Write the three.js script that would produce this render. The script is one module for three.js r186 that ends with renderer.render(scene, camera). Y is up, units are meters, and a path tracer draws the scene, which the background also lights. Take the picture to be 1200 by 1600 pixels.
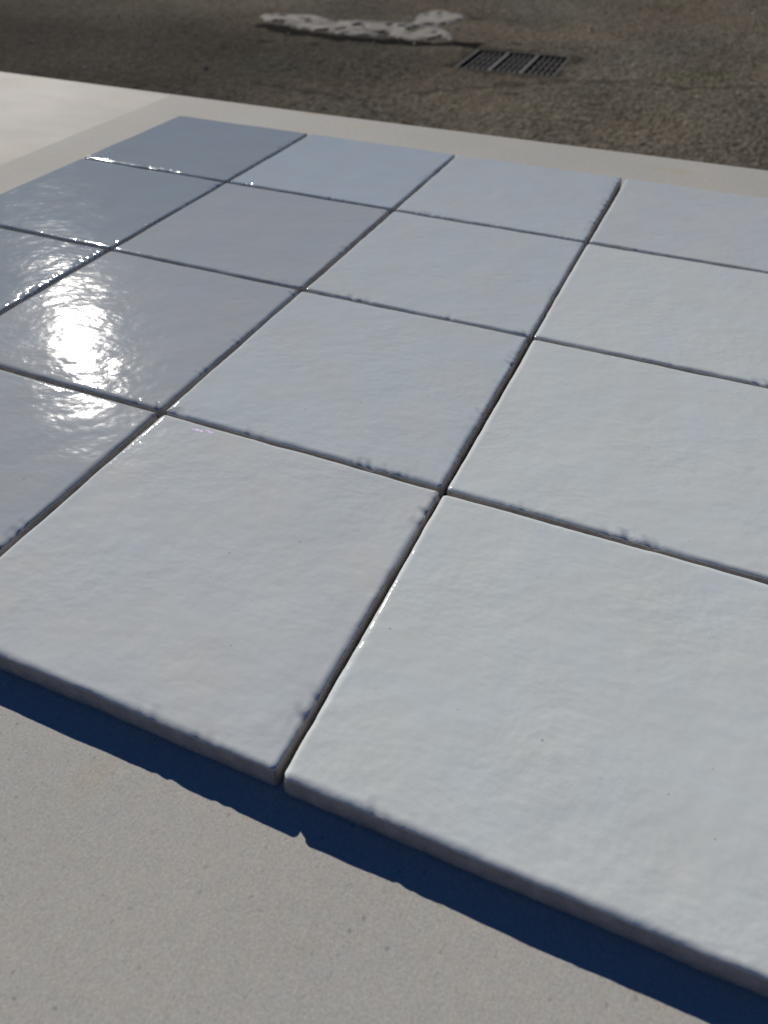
import * as THREE from 'three';
import { mergeGeometries } from 'three/addons/utils/BufferGeometryUtils.js';
import { RoundedBoxGeometry } from 'three/addons/geometries/RoundedBoxGeometry.js';

// ---------------------------------------------------------------- camera, sky, sun, exposure
const scene = new THREE.Scene();
const camera = new THREE.PerspectiveCamera(67.83, 0.75, 0.01, 900);
camera.rotation.order = 'YXZ';
camera.position.set(0.07656, 0.8252, 0.09814);
camera.rotation.set(-0.72987, 0.39971, 0.01104);
camera.focus = 0.32;
camera.userData.fStop = 14;

const SUN = new THREE.Vector3(-0.6512, 0.4617, -0.6023).normalize();
const SKY = { zenith: [0.012, 0.080, 0.32], low: [0.12, 0.23, 0.43], horizon: [0.42, 0.47, 0.52], gain: 0.37 };
{
  const w = 512, h = 256, d = new Float32Array(w * h * 4);
  for (let j = 0; j < h; j++) for (let i = 0; i < w; i++) {
    const el = ((j + 0.5) / h - 0.5) * Math.PI, az = ((i + 0.5) / w - 0.5) * 2 * Math.PI;
    const x = Math.cos(el) * Math.cos(az), y = Math.sin(el), z = Math.cos(el) * Math.sin(az);
    const e = Math.max(0, y);
    const a = Math.exp(-e * 3.6), b = Math.exp(-e * 14);
    const ang = Math.acos(Math.min(1, x * SUN.x + y * SUN.y + z * SUN.z));
    const glow = 0.16 * Math.exp(-ang * 7) + 0.03 * Math.exp(-ang * 2.2);
    for (let c = 0; c < 3; c++) {
      let v = SKY.zenith[c] * (1 - a) + SKY.low[c] * a;
      v = v * (1 - b) + SKY.horizon[c] * b + glow * [1, 0.96, 0.9][c];
      if (y < 0) v = [0.14, 0.12, 0.10][c];
      d[(j * w + i) * 4 + c] = v * SKY.gain;
    }
    d[(j * w + i) * 4 + 3] = 1;
  }
  const t = new THREE.DataTexture(d, w, h, THREE.RGBAFormat, THREE.FloatType);
  t.mapping = THREE.EquirectangularReflectionMapping; t.magFilter = THREE.LinearFilter; t.needsUpdate = true;
  scene.background = t; scene.environment = t;
}
const sun = new THREE.DirectionalLight(new THREE.Color().setRGB(1.0, 0.945, 0.865), 4.6);
sun.position.copy(SUN).multiplyScalar(8).add(new THREE.Vector3(-0.3, 0.6, -0.5));
sun.target.position.set(-0.3, 0.6, -0.5);
sun.castShadow = true;
sun.shadow.mapSize.set(4096, 4096);
Object.assign(sun.shadow.camera, { left: -5, right: 5, top: 5, bottom: -5, near: 0.5, far: 20 });
scene.add(sun, sun.target);

const renderer = new THREE.WebGLRenderer({ antialias: true });
renderer.toneMapping = THREE.LinearToneMapping;
renderer.toneMappingExposure = 1.0;
renderer.shadowMap.enabled = true;

// ---------------------------------------------------------------- helpers
function rng(seed) { let a = seed >>> 0; return () => { a = (a + 0x6D2B79F5) >>> 0; let t = a; t = Math.imul(t ^ (t >>> 15), t | 1); t ^= t + Math.imul(t ^ (t >>> 7), t | 61); return ((t ^ (t >>> 14)) >>> 0) / 4294967296; }; }
const clamp = (x, a = 0, b = 1) => Math.min(b, Math.max(a, x));
const sstep = (a, b, x) => { const t = clamp((x - a) / (b - a)); return t * t * (3 - 2 * t); };
const fade = t => t * t * t * (t * (t * 6 - 15) + 10);
const G2 = new Float32Array(512);
{ const r = rng(11); for (let i = 0; i < 256; i++) { const a = r() * 6.28318; G2[2 * i] = Math.cos(a); G2[2 * i + 1] = Math.sin(a); } }
function hash(x, y, s) { let h = Math.imul(x, 374761393) + Math.imul(y, 668265263) + Math.imul(s, 1274126177); h = Math.imul(h ^ (h >>> 13), 1103515245); return (h ^ (h >>> 16)) & 255; }
// gradient noise, periodic when px > 0; about -1..1
function noise(x, y, s = 0, px = 0, py = px) {
  let x0 = Math.floor(x), y0 = Math.floor(y); const fx = x - x0, fy = y - y0;
  let x1 = x0 + 1, y1 = y0 + 1;
  if (px) { x0 = ((x0 % px) + px) % px; x1 = ((x1 % px) + px) % px; y0 = ((y0 % py) + py) % py; y1 = ((y1 % py) + py) % py; }
  const a = hash(x0, y0, s) * 2, b = hash(x1, y0, s) * 2, c = hash(x0, y1, s) * 2, d = hash(x1, y1, s) * 2;
  const u = fade(fx), v = fade(fy);
  const na = G2[a] * fx + G2[a + 1] * fy, nb = G2[b] * (fx - 1) + G2[b + 1] * fy;
  const nc = G2[c] * fx + G2[c + 1] * (fy - 1), nd = G2[d] * (fx - 1) + G2[d + 1] * (fy - 1);
  return 1.5 * (na + (nb - na) * u + (nc - na) * v + (na - nb - nc + nd) * u * v);
}
function fbm(x, y, s, oct, px = 0, py = px, gain = 0.5) { let v = 0, a = 1; for (let o = 0; o < oct; o++) { v += a * noise(x, y, s + o * 17, px, py); x *= 2; y *= 2; px *= 2; py *= 2; a *= gain; } return v; }
function toSRGB(v) { v = clamp(v); return v <= 0.0031308 ? v * 12.92 : 1.055 * Math.pow(v, 1 / 2.4) - 0.055; }
function tex(N, fn, rep, srgb) {            // fn(u, v) -> grey or [r, g, b] (linear colours when srgb)
  const d = new Uint8Array(N * N * 4); const rnd = rng(N + 5);
  for (let j = 0; j < N; j++) for (let i = 0; i < N; i++) {
    const c = fn(i / N, j / N, i, j), o = (j * N + i) * 4, dz = rnd() - 0.5;
    for (let k = 0; k < 3; k++) { let v = typeof c === 'number' ? c : c[k]; d[o + k] = clamp(Math.round((srgb ? toSRGB(v) : v) * 255 + dz), 0, 255); }
    d[o + 3] = 255;
  }
  const t = new THREE.DataTexture(d, N, N, THREE.RGBAFormat, THREE.UnsignedByteType);
  t.wrapS = t.wrapT = THREE.RepeatWrapping; t.magFilter = THREE.LinearFilter; t.minFilter = THREE.LinearMipmapLinearFilter; t.generateMipmaps = true;
  if (srgb) t.colorSpace = THREE.SRGBColorSpace;
  t.repeat.set(1 / rep, 1 / rep); t.needsUpdate = true;
  return t;
}
const used = {};
function numbered(n) { const k = used[n] = (used[n] ?? -1) + 1; return k ? `${n}_${String(k).padStart(3, '0')}` : n; }
function mesh(name, geo, mat, parent = scene) { const m = new THREE.Mesh(geo, mat); m.name = parent === scene ? numbered(name) : name; m.castShadow = m.receiveShadow = true; parent.add(m); return m; }
function thing(name, label, category, pos, group) { const o = new THREE.Group(); o.name = numbered(name); o.position.set(...pos); o.userData = { label, category }; if (group) o.userData.group = group; scene.add(o); return o; }
function worldUV(geo, ox = 0, oz = 0) {     // box-projected uv in metres
  const p = geo.attributes.position, n = geo.attributes.normal, uv = new Float32Array(p.count * 2);
  for (let i = 0; i < p.count; i++) {
    const ax = Math.abs(n.getX(i)), ay = Math.abs(n.getY(i)), az = Math.abs(n.getZ(i));
    let u, v; if (ay >= ax && ay >= az) { u = p.getX(i); v = p.getZ(i); } else if (ax >= az) { u = p.getZ(i); v = p.getY(i); } else { u = p.getX(i); v = p.getY(i); }
    uv[2 * i] = u + ox; uv[2 * i + 1] = v + oz;
  }
  geo.setAttribute('uv', new THREE.BufferAttribute(uv, 2)); return geo;
}

// ---------------------------------------------------------------- materials
const slabBump = tex(1024, (u, v) => 0.5 + 0.06 * noise(u * 90, v * 90, 9, 90) + 0.22 * fbm(u * 280, v * 280, 3, 2, 280, 280, 0.7), 0.25);
const slabSpeck = rng(77);
const slabMap = tex(2048, (u, v) => {
  let k = 1 + 0.035 * fbm(u * 6, v * 6, 21, 3, 6) + 0.03 * fbm(u * 120, v * 120, 31, 2, 120) + 0.05 * noise(u * 420, v * 420, 35, 420) + 0.13 * noise(u * 760, v * 760, 37, 760) + 0.18 * (slabSpeck() - 0.5);
  const s = noise(u * 260, v * 260, 41, 260); if (s > 0.62) k *= 1 - 0.9 * (s - 0.62);
  const w = 0.018 * noise(u * 8, v * 8, 51, 8) + 0.02 * noise(u * 110, v * 110, 53, 110), st = sstep(0.5, 0.85, noise(u * 17, v * 17, 61, 17)) * 0.09;
  return [0.445 * k * (1 + w), 0.434 * k * (1 - st * 0.6), 0.395 * k * (1 - w - st * 1.6)];
}, 0.6, true);
const slabMat = new THREE.MeshPhysicalMaterial({ map: slabMap, bumpMap: slabBump, bumpScale: 0.00006, roughness: 0.78, specularIntensity: 0.08 });
const paleMap = tex(1024, (u, v) => {
  const k = 1 + 0.10 * fbm(u * 7, v * 12, 23, 4, 7, 12, 0.6) + 0.06 * noise(u * 300, v * 300, 25, 300) + 0.05 * sstep(0.2, 0.7, noise(u * 3, v * 16, 27, 3, 16)), w = 0.04 * fbm(u * 5, v * 5, 29, 2, 5);
  return [0.43 * k * (1 + w), 0.412 * k, 0.375 * k * (1 - w)];
}, 0.8, true);
const paleMat = new THREE.MeshPhysicalMaterial({ map: paleMap, bumpMap: slabBump, bumpScale: 0.00009, roughness: 0.7, specularIntensity: 0.12 });
const plinthMat = new THREE.MeshStandardMaterial({ color: new THREE.Color().setRGB(0.27, 0.255, 0.235), bumpMap: slabBump, bumpScale: 0.0012, roughness: 0.9 });

// the glaze: fine ripples as relief, faint mottling and pinholes as colour
const glazeBump = tex(1024, (u, v) => {
  const wx = u + 0.02 * noise(u * 5, v * 5, 70, 5), wy = v + 0.02 * noise(u * 5, v * 5, 71, 5);
  const act = 0.75 + 0.5 * noise(u * 4, v * 4, 77, 4);
  return 0.5 + act * (0.17 * noise(wx * 26, wy * 44, 73, 26, 44) + 0.11 * noise(wx * 60, wy * 84, 75, 60, 84) + 0.035 * noise(u * 170, v * 170, 76, 170)) + 0.5 * Math.max(0, noise(u * 110, v * 110, 79, 110) - 0.8);
}, 0.2);
const glazeMap = tex(1024, (u, v) => {
  const k = 1 + 0.022 * fbm(u * 7, v * 7, 81, 3, 7) + 0.012 * noise(u * 90, v * 90, 83, 90);
  const w = 0.026 * fbm(u * 6, v * 6, 85, 3, 6);
  const p = noise(u * 70, v * 70, 87, 70), pin = p > 0.93 ? 0.35 : 0;
  return [0.94 * k * (1 + w) * (1 - pin), 0.94 * k * (1 - pin), 0.94 * k * (1 - w) * (1 - pin)];
}, 0.2, true);
const glazeRough = tex(512, (u, v) => { const r = clamp(0.5 + 0.3 * fbm(u * 12, v * 12, 91, 3, 12)); return [0, 0.45 + 0.45 * r, 0]; }, 0.2);
const glaze = (r, g, b) =>  new THREE.MeshPhysicalMaterial({ color: new THREE.Color().setRGB(r, g, b), map: glazeMap, bumpMap: glazeBump, bumpScale: r > 0.55 ? 0.00030 : 0.00019, roughness: 0.08, specularIntensity: 0.9, roughnessMap: glazeRough, ior: 1.5 });
const bodyMap = tex(512, (u, v) => { const k = 1 + 0.18 * fbm(u * 20, v * 20, 95, 3, 20) + 0.12 * noise(u * 150, v * 150, 97, 150); return [0.42 * k, 0.385 * k, 0.35 * k]; }, 0.1, true);
const bodyMat = new THREE.MeshStandardMaterial({ map: bodyMap, bumpMap: slabBump, bumpScale: 0.0006, roughness: 0.92 });

// worn asphalt: aggregate, stains, cracks, the concrete patch's near-edge shadow painted in as a dark band (coordinates in metres on the ground)
const CRACKS = [[[-1.232, -3.227], [-1.107, -3.357], [-0.886, -3.572], [-0.668, -3.74], [-0.377, -3.853], [-0.166, -3.816], [0.151, -4.028]], [[-1.903, -3.101], [-1.675, -3.087], [-1.412, -3.039], [-1.251, -2.934], [-1.121, -2.846], [-1.06, -2.8]]];
const PATCH_SHADOW = [[-2.52, -4.25], [-2.371, -4.18], [-2.164, -4.15], [-1.972, -4.135], [-1.621, -4.17], [-1.309, -4.275]];
const POCKS = [[-0.833, -3.381, 0.028], [-1.667, -3.505, 0.02], [-1.512, -5.002, 0.05], [-2.043, -3.92, 0.03], [-2.313, -3.895, 0.04], [-2.415, -4.6, 0.04], [-1.096, -4.416, 0.025], [-1.309, -5.034, 0.03]];
function segDist(pts, x, y) { let m = 9; for (let i = 0; i + 1 < pts.length; i++) { const [ax, ay] = pts[i], bx = pts[i + 1][0] - ax, by = pts[i + 1][1] - ay; const t = clamp(((x - ax) * bx + (y - ay) * by) / (bx * bx + by * by)); m = Math.min(m, Math.hypot(x - ax - t * bx, y - ay - t * by)); } return m; }
const GP = 6, speck = rng(5);
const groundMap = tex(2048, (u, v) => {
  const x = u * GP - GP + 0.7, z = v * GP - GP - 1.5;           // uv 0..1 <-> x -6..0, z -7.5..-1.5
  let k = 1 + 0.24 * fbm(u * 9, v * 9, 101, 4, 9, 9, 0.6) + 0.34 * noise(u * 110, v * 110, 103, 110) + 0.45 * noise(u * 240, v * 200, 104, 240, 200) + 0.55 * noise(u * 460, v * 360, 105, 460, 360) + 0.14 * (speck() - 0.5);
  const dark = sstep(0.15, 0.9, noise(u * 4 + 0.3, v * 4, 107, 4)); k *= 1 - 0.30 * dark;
  k *= 1 - 0.62 * sstep(-0.5, -2.4, x) * sstep(-5.4, -3.6, z);  // self-shadowing of the rough asphalt, painted darker toward the left
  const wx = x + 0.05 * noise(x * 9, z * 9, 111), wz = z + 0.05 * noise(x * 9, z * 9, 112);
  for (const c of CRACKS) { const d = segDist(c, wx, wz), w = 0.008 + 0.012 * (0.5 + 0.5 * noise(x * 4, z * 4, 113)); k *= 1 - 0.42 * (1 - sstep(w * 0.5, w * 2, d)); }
  { const d = segDist(PATCH_SHADOW, wx, wz); k *= 1 - 0.97 * (1 - sstep(0.05, 0.08, d)); }
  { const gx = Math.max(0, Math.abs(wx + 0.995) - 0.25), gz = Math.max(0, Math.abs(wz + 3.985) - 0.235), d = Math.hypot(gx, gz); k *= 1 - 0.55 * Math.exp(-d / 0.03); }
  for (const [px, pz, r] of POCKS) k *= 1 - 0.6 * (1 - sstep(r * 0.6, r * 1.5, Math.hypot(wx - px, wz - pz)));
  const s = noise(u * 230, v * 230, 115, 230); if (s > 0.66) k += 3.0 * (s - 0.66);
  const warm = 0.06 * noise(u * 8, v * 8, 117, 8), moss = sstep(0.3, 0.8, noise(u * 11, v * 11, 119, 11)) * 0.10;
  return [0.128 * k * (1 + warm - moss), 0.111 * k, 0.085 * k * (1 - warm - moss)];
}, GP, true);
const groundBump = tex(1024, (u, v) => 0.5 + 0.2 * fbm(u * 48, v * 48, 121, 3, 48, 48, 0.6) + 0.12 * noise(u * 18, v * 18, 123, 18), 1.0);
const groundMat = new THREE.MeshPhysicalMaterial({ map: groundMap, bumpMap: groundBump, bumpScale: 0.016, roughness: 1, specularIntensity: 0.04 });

// ---------------------------------------------------------------- ground, with the drain opening cut into it
const GR = { x: -0.995, z: -3.985, w: 0.475, d: 0.445, yaw: 0.05 };
{
  const s = new THREE.Shape(); const E = 320;
  s.moveTo(-E, -E); s.lineTo(E, -E); s.lineTo(E, E); s.lineTo(-E, E); s.closePath();
  const hole = new THREE.Path(); const c = Math.cos(GR.yaw), n = Math.sin(GR.yaw), a = GR.w / 2, b = GR.d / 2;
  [[-a, -b], [-a, b], [a, b], [a, -b]].forEach(([x, z], i) => { const X = GR.x + x * c + z * n, Z = GR.z - x * n + z * c; i ? hole.lineTo(X, -Z) : hole.moveTo(X, -Z); });
  hole.closePath(); s.holes.push(hole);
  const g = new THREE.ShapeGeometry(s); g.rotateX(-Math.PI / 2);
  const p = g.attributes.position, uv = g.attributes.uv;
  for (let i = 0; i < p.count; i++) uv.setXY(i, p.getX(i) + GP - 0.7, p.getZ(i) + GP + 1.5);
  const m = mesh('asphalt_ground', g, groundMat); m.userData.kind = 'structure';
}

// ---------------------------------------------------------------- plinth and the two big slabs
const TOP = 0.5975;                                             // top of the slab the tiles lie on
{
  const g = worldUV(new RoundedBoxGeometry(2.6, 0.5815, 1.0, 2, 0.008)); g.translate(-0.35, 0.5815 / 2 - 0.0015, -0.11);
  const m = mesh('concrete_plinth', g, plinthMat); m.userData = { label: 'low grey concrete plinth under the large beige slabs', category: 'plinth' };
  const a = thing('beige_slab', 'large speckled beige stone slab directly under the pale glazed tiles', 'slab', [0.229, TOP - 0.004, -0.108]);
  a.rotation.y = 0.0155;
  mesh('slab_body', worldUV(new RoundedBoxGeometry(1.5, 0.008, 1.2, 3, 0.001), 0.13, 0.3), slabMat, a);
  const b = thing('beige_slab', 'lower pale slab showing at the left edge of the photo, with no tiles on it', 'slab', [-0.36, TOP - 0.01255, -0.129]);
  mesh('slab_body', worldUV(new RoundedBoxGeometry(2.7, 0.008, 1.2, 3, 0.001), 0.5, 0.1), paleMat, b);
}

// ---------------------------------------------------------------- the glazed tiles
const U = 0.15, THICK = 0.0102;
function edgeCoords() {                                     // -1..1 grid lines, dense near both ends
  const a = [], n = 26, m = 140, e = 0.10;
  for (let i = 0; i < n; i++) { const t = i / n; a.push(-1 + e * (0.35 * t + 0.65 * t * t)); }
  for (let i = 0; i <= m; i++) a.push(-1 + e + (2 - 2 * e) * i / m);
  for (let i = n - 1; i >= 0; i--) { const t = i / n; a.push(1 - e * (0.35 * t + 0.65 * t * t)); }
  return a;
}
const EC = edgeCoords();
function tileSurface(half, seed, front) {                          // returns f(s, t) -> [x, y, z], y relative to the tile's base
  const R = 0.0022, o = seed * 13.7;
  return (s, t) => {
    let x = s * half, z = t * half; const ax = Math.abs(x), az = Math.abs(z);
    let d = half - Math.max(ax, az), ex = ax > az ? z : x;    // distance to the rim, position along it
    const cx = ax - (half - R), cz = az - (half - R);
    if (cx > 0 && cz > 0) { const L = Math.hypot(cx, cz), k = Math.max(cx, cz) / L; x = Math.sign(x) * (half - R + cx * k); z = Math.sign(z) * (half - R + cz * k); d = R - L * k; }
    const side = ax > az ? (x > 0 ? 1 : 2) : (z > 0 ? 3 : 4);
    // handmade outline
    const out = 0.00020 * noise(ex * 90 + o, side * 5.3, 201) + 0.00032 * noise(ex * 22 + o, side * 5.3, 203) + 0.00006 * noise(ex * 420 + o, side, 205);
    const fo = Math.exp(-d / 0.005); const len = Math.hypot(x, z) || 1;
    if (ax > az) x += Math.sign(x) * out * fo; else z += Math.sign(z) * out * fo;
    // pillowed rim of uneven width, scalloped in places
    const n1 = 0.5 + 0.5 * noise(ex * 30 + o, side * 3.1, 207), gate = sstep(0.0, 0.4, noise(ex * 24 + o * 1.7, side * 7.7, 209));
    const w = 0.0017 + 0.0021 * n1, D = 0.0006 + 0.0004 * n1;
    let y = 0;
    if (d < w) { const q = 1 - d / w; y -= D * q * q * (0.45 + 0.55 * q); }
    const sc = Math.max(0, noise(ex * 225 + o + d * 130, d * 45 + side * 9.1, 211) + 0.05);
    y -= gate * (side === 3 && front ? 0.0009 : side === 1 || side === 3 ? 0.0021 : 0.0002) * sc * Math.pow(Math.max(0, 1 - d / 0.0060), 1.4);
    // slow undulation and hand-pressed ripples
    const X = x + o, Z = z - o * 0.6;
    y += 0.00022 * noise(X * 14, Z * 14, 221) + 0.00013 * noise(X * 34, Z * 40, 223) + 0.000066 * noise(X * 95 + Z * 30, Z * 120, 225) + 0.000022 * noise(X * 230, Z * 290, 227);
    y += 0.0005 * Math.max(0, noise(X * 62, Z * 62, 229) - 0.72);
    return [x, THICK + y, z];
  };
}
function tileGeometry(half, seed, front) {
  const f = tileSurface(half, seed, front), n = EC.length, pos = [], uv = [], idx = [];
  const ou = (seed * 0.0731) % 0.2, ov = (seed * 0.1177) % 0.2;
  for (let j = 0; j < n; j++) for (let i = 0; i < n; i++) { const p = f(EC[i], EC[j]); pos.push(...p); uv.push(p[0] + ou, p[2] + ov); }
  for (let j = 0; j + 1 < n; j++) for (let i = 0; i + 1 < n; i++) { const a = j * n + i, b = a + 1, c = a + n, d = c + 1; if ((i + j) & 1) idx.push(a, c, b, b, c, d); else idx.push(a, c, d, a, d, b); }
  // rim loop
  const loop = [];
  for (let i = 0; i < n - 1; i++) loop.push(i);
  for (let j = 0; j < n - 1; j++) loop.push(j * n + n - 1);
  for (let i = n - 1; i > 0; i--) loop.push((n - 1) * n + i);
  for (let j = n - 1; j > 0; j--) loop.push(j * n);
  // the glaze runs over the rim a little way, then the bare clay begins
  const base = pos.length / 3, m = loop.length;
  for (let ring = 0; ring < 2; ring++) for (let k = 0; k < m; k++) {
    const q = loop[k] * 3, x = pos[q], y = pos[q + 1], z = pos[q + 2];
    const drop = ring ? 0.0009 + 0.0006 * noise(k * 0.11 + seed, seed, 231) + 0.0003 * noise(k * 0.6, seed, 233) : 0.0004;
    const inn = ring ? 0.0002 : -0.00012, sx = Math.abs(x) > half - 0.0012 ? Math.sign(x) : 0, sz = Math.abs(z) > half - 0.0012 ? Math.sign(z) : 0;
    pos.push(x - sx * inn, y - drop, z - sz * inn); uv.push(x + ou + 0.001 * ring, z + ov + 0.001 * ring);
  }
  for (let k = 0; k < m; k++) {
    const k2 = (k + 1) % m;
    idx.push(loop[k], loop[k2], base + k, loop[k2], base + k2, base + k);
    idx.push(base + k, base + k2, base + m + k, base + k2, base + m + k2, base + m + k);
  }
  const top = new THREE.BufferGeometry();
  top.setAttribute('position', new THREE.Float32BufferAttribute(pos, 3)); top.setAttribute('uv', new THREE.Float32BufferAttribute(uv, 2)); top.setIndex(idx); top.computeVertexNormals();
  // clay body
  const bp = [], bu = [], bi = [], rows = 5; let run = 0;
  for (let r = 0; r < rows; r++) { run = 0; for (let k = 0; k < m; k++) {
    const q = loop[k] * 3, x = pos[q], z = pos[q + 2], L = Math.hypot(x, z), h = (THICK - 0.0012) * (1 - r / (rows - 1));
    const inset = 0.00022 - 0.00085 * Math.sin(Math.min(1, r / 2.2) * 1.5) + 0.00016 * noise(k * 0.35, r * 1.3 + seed, 241) + (r === rows - 1 ? 0.0003 : 0);
    bp.push(x * (1 - inset / 0.07), h, z * (1 - inset / 0.07));
    if (k) { const q0 = loop[k - 1] * 3; run += Math.hypot(x - pos[q0], z - pos[q0 + 2]); }
    bu.push(run + seed * 0.03, h);
  } }
  for (let r = 0; r + 1 < rows; r++) for (let k = 0; k < m; k++) { const k2 = (k + 1) % m, a = r * m + k, b = r * m + k2; bi.push(a, b, a + m, b, b + m, a + m); }
  const body = new THREE.BufferGeometry();
  body.setAttribute('position', new THREE.Float32BufferAttribute(bp, 3)); body.setAttribute('uv', new THREE.Float32BufferAttribute(bu, 2)); body.setIndex(bi); body.computeVertexNormals();
  return { top, body, f };
}
const W0 = [0.64, 0.685, 0.675], W1 = [0.59, 0.625, 0.625], W2 = [0.56, 0.61, 0.622], W3 = [0.44, 0.475, 0.492], W4 = [0.345, 0.395, 0.425], W5 = [0.485, 0.55, 0.595];  // brightness falloff toward the left, painted into each tile's glaze colour
// column, row (0 nearest), glaze, [dx, dz, turn] in mm and radians, label
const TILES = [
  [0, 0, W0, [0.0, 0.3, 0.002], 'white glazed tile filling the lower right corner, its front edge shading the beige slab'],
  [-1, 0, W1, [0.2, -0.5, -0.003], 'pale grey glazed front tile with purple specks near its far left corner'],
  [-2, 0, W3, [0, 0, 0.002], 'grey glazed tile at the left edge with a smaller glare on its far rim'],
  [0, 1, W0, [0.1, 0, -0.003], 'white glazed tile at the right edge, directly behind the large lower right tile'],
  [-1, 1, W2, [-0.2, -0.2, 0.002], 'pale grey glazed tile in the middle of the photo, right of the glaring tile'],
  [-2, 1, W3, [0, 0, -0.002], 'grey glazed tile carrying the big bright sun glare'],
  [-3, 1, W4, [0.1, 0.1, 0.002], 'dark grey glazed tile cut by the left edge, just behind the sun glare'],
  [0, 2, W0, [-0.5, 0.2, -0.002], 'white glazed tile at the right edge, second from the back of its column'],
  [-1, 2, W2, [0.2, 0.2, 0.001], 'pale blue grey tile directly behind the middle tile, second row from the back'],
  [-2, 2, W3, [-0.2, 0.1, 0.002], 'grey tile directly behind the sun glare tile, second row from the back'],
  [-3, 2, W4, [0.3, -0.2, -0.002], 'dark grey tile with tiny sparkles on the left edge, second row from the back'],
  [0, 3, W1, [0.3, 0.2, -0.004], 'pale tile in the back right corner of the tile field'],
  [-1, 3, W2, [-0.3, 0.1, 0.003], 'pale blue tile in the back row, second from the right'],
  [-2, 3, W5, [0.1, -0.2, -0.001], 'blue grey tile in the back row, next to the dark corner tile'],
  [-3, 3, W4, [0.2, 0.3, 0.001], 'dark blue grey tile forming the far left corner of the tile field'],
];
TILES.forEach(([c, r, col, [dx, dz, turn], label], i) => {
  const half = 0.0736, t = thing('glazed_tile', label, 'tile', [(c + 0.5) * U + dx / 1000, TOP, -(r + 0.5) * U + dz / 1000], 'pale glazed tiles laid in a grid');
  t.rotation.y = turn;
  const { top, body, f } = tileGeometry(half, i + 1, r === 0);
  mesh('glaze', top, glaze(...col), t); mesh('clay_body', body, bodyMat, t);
  if (c === -1 && r === 0) {                                // purple specks as small flat discs
    const rnd = rng(9), gs = []; const cx = -0.1225 - t.position.x, cz = -0.1447 - t.position.z;
    for (let k = 0; k < 15; k++) {
      const a = k / 14, px = cx + (a - 0.42) * 0.0095 + (rnd() - 0.5) * 0.0012, pz = cz + (rnd() - 0.5) * 0.0034 * (1 - 0.6 * a), rad = 0.00045 + 0.0005 * rnd() * (1 - 0.5 * a);
      const g = new THREE.CircleGeometry(rad, 9); g.rotateX(-Math.PI / 2); g.translate(px, f(px / half, pz / half)[1] + 0.00003, pz); gs.push(g);
    }
    mesh('purple_specks', mergeGeometries(gs), new THREE.MeshStandardMaterial({ color: new THREE.Color().setRGB(0.24, 0.05, 0.45), roughness: 0.5 }), t);
  }
});

// ---------------------------------------------------------------- things on the ground
{ // storm drain
  const g = thing('drain_grate', 'rusty dark iron drain grate set in the brown asphalt', 'drain', [GR.x, 0, GR.z]); g.rotation.y = GR.yaw;
  const rust = tex(512, (u, v) => { const k = 1 + 0.5 * fbm(u * 16, v * 16, 301, 4, 16); return [0.050 * k, 0.045 * k, 0.040 * k]; }, 0.25, true);
  const iron = new THREE.MeshStandardMaterial({ map: rust, roughness: 0.95, metalness: 0, bumpMap: groundBump, bumpScale: 0.002 });
  const worn = new THREE.MeshStandardMaterial({ color: new THREE.Color().setRGB(0.09, 0.085, 0.08), roughness: 0.6, metalness: 0.2, bumpMap: groundBump, bumpScale: 0.002 });
  const pit = new THREE.MeshStandardMaterial({ color: new THREE.Color().setRGB(0.01, 0.009, 0.008), roughness: 0.95 });
  const w = GR.w, d = GR.d, T = 0.014;
  const box = (sx, sy, sz, x, y, z, r = 0.002) => { const q = new RoundedBoxGeometry(sx, sy, sz, 1, r); q.translate(x, y, z); return worldUV(q); };
  mesh('frame', mergeGeometries([box(w, 0.03, T, 0, -0.014, -d / 2 + T / 2), box(w, 0.03, T, 0, -0.014, d / 2 - T / 2), box(T, 0.03, d - 2 * T, -w / 2 + T / 2, -0.014, 0), box(T, 0.03, d - 2 * T, w / 2 - T / 2, -0.014, 0)]), iron, g);
  mesh('pit', mergeGeometries([box(w, 0.5, 0.02, 0, -0.285, -d / 2 - 0.012), box(w, 0.5, 0.02, 0, -0.285, d / 2 + 0.012), box(0.02, 0.5, d, -w / 2 - 0.012, -0.285, 0), box(0.02, 0.5, d, w / 2 + 0.012, -0.285, 0), box(w, 0.02, d, 0, -0.54, 0)]), pit, g);
  const iw = w - 2 * T, rib = 0.018;
  for (const s of [-1, 1]) mesh('rib', box(rib, 0.026, d - 2 * T - 0.002, s * iw / 6, -0.0145, 0), worn, g);
  const pw = (iw - 2 * rib) / 3;
  for (let p = 0; p < 3; p++) for (let k = 1; k <= 4; k++) { const x0 = -iw / 2 + p * (iw / 3) + (p ? rib / 2 : 0), span = iw / 3 - (p === 1 ? rib : rib / 2); mesh('bar', box(0.0095, 0.022, d - 2 * T - 0.002, x0 + span * k / 5, -0.0165, 0), iron, g); }
  for (let k = 1; k <= 3; k++) mesh('cross_bar', box(iw - 0.002, 0.012, 0.024, 0, -0.0175, -d / 2 + T + (d - 2 * T) * k / 4), iron, g);
}
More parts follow.
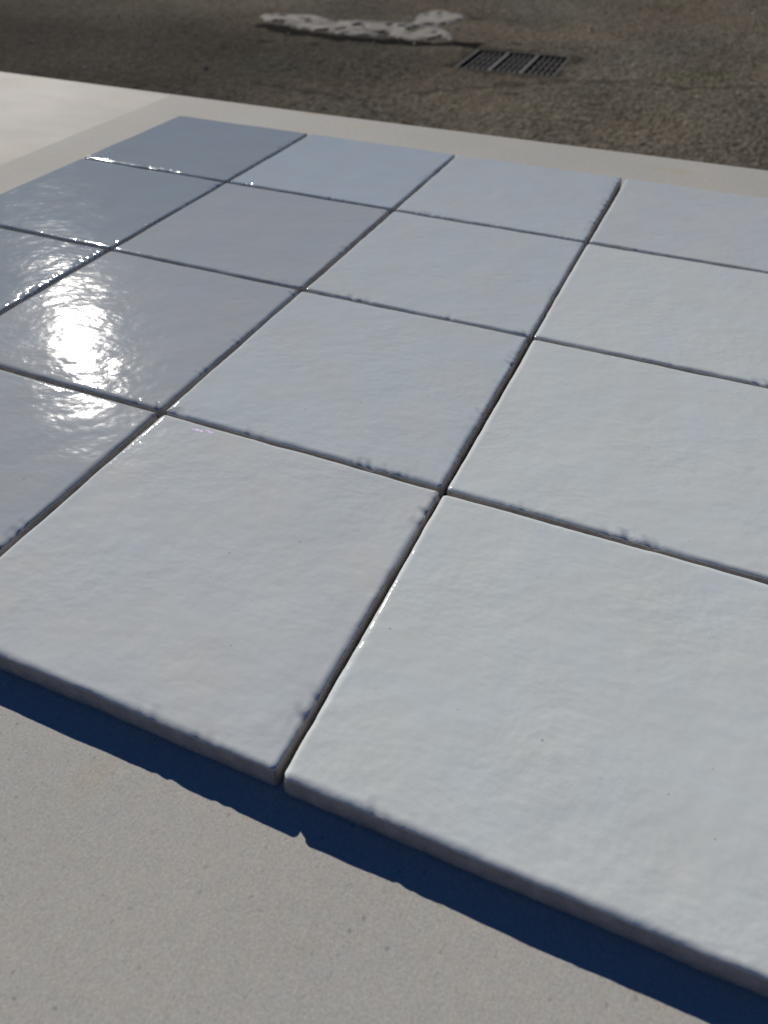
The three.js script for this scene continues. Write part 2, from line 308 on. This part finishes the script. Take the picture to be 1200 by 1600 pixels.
{ // broken strip of pale concrete standing a little proud of the asphalt
  const P = [[-2.738, -4.558], [-2.642, -4.581], [-2.495, -4.631], [-2.437, -4.683], [-2.32, -4.579], [-2.119, -4.634], [-1.953, -4.627], [-1.806, -4.656], [-1.853, -4.926], [-1.855, -5.094], [-1.749, -5.147], [-1.614, -5.021], [-1.564, -4.908], [-1.62, -4.717], [-1.61, -4.63], [-1.487, -4.467], [-1.437, -4.358], [-1.487, -4.316], [-1.646, -4.277], [-1.788, -4.263], [-2.001, -4.235], [-2.213, -4.269], [-2.392, -4.303], [-2.607, -4.40]];
  const inside = (x, z) => { let c = false; for (let i = 0, k = P.length - 1; i < P.length; k = i++) { const [xi, zi] = P[i], [xk, zk] = P[k]; if ((zi > z) !== (zk > z) && x < (xk - xi) * (z - zi) / (zk - zi) + xi) c = !c; } return c; };
  const ring = [...P, P[0]], step = 0.012, nx = 112, nz = 84, x0 = -2.78, z0 = -5.2, hs = [], pos = [], idx = [];
  for (let j = 0; j <= nz; j++) for (let i = 0; i <= nx; i++) {
    const x = x0 + i * step, z = z0 + j * step, sd = segDist(ring, x, z) * (inside(x, z) ? 1 : -1) + 0.022 * fbm(x * 12, z * 12, 311, 3, 0, 0, 0.6);
    let y = 0.0105 * sstep(-0.015, 0.02, sd) - 0.003 + 0.0018 * fbm(x * 16, z * 16, 313, 3, 0, 0, 0.6) - 0.012 * sstep(0.22, 0.5, fbm(x * 9, z * 8, 317, 3)); if (sd < -0.03) y = -0.012;
    hs.push(y); pos.push(x + 2, y, z + 4.5);
  }
  for (let j = 0; j < nz; j++) for (let i = 0; i < nx; i++) { const a = j * (nx + 1) + i, b = a + 1, c = a + nx + 1, d = c + 1; if (Math.max(hs[a], hs[b], hs[c], hs[d]) > -0.004) idx.push(a, c, b, b, c, d); }
  const g = new THREE.BufferGeometry(); g.setAttribute('position', new THREE.Float32BufferAttribute(pos, 3)); g.setIndex(idx); g.computeVertexNormals(); worldUV(g);
  const map = tex(1024, (u, v) => { let k = 1 + 0.22 * fbm(u * 8, v * 8, 331, 4, 8, 8, 0.6) + 0.15 * noise(u * 90, v * 90, 333, 90); k *= 1 - 0.62 * sstep(0.05, 0.55, fbm(u * 7, v * 7, 335, 4, 7)); return [0.185 * k, 0.172 * k, 0.15 * k]; }, 1.2, true);
  const m = mesh('concrete_patch', g, new THREE.MeshStandardMaterial({ map, roughness: 0.95, bumpMap: groundBump, bumpScale: 0.003 })); m.position.set(-2, 0, -4.5);
  m.userData = { label: 'ragged strip of pale broken concrete in the brown asphalt behind the drain', category: 'concrete patch' };
}
{ // loose grit
  const base = new THREE.IcosahedronGeometry(1, 1); const p = base.attributes.position; for (let i = 0; i < p.count; i++) { const k = 1 + 0.25 * noise(p.getX(i) * 2 + 3, p.getY(i) * 2 + p.getZ(i), 341); p.setXYZ(i, p.getX(i) * k, p.getY(i) * k * 0.3, p.getZ(i) * k); } base.computeVertexNormals();
  const N = 9000, im = new THREE.InstancedMesh(base, new THREE.MeshStandardMaterial({ roughness: 0.95 }), N), r = rng(404), M = new THREE.Matrix4(), q = new THREE.Quaternion(), e = new THREE.Euler(), c = new THREE.Color();
  for (let i = 0; i < N; i++) {
    const x = -7 + r() * 9, z = -8.5 + r() * 6.5, big = r() < 0.03, s = big ? 0.005 + 0.006 * r() : 0.0025 + 0.004 * r() * r();
    const inGrate = Math.abs(x - GR.x) < 0.27 && Math.abs(z - GR.z) < 0.26; e.set(r(), r() * 6, r());
    M.compose(new THREE.Vector3(x, inGrate ? -0.52 : s * 0.1, z), q.setFromEuler(e), new THREE.Vector3(s, s, s)); im.setMatrixAt(i, M);
    const k = 0.14 + 0.36 * r() * r(); im.setColorAt(i, c.setRGB(k * 1.0, k * 0.92, k * 0.72));
  }
  im.name = 'gravel'; im.castShadow = im.receiveShadow = true; im.userData = { kind: 'stuff', label: 'loose brown grit scattered over the asphalt', category: 'gravel' }; scene.add(im);
}
{ // dark crumb against the slab edge
  const g = new THREE.IcosahedronGeometry(0.0042, 2), p = g.attributes.position; for (let i = 0; i < p.count; i++) { const k = 1 + 0.3 * noise(p.getX(i) * 300, p.getY(i) * 300 + p.getZ(i) * 200, 351); p.setXYZ(i, p.getX(i) * k * 0.8, p.getY(i) * k * 0.45, p.getZ(i) * k * 1.3); } g.computeVertexNormals();
  const m = mesh('stone_crumb', g, new THREE.MeshStandardMaterial({ color: new THREE.Color().setRGB(0.06, 0.055, 0.05), roughness: 0.9 })); m.position.set(-0.524, TOP - 0.0068, -0.535); m.rotation.y = 0.9;
  m.userData = { label: 'small dark stone crumb where the two beige slabs meet', category: 'crumb' };
}

renderer.render(scene, camera);
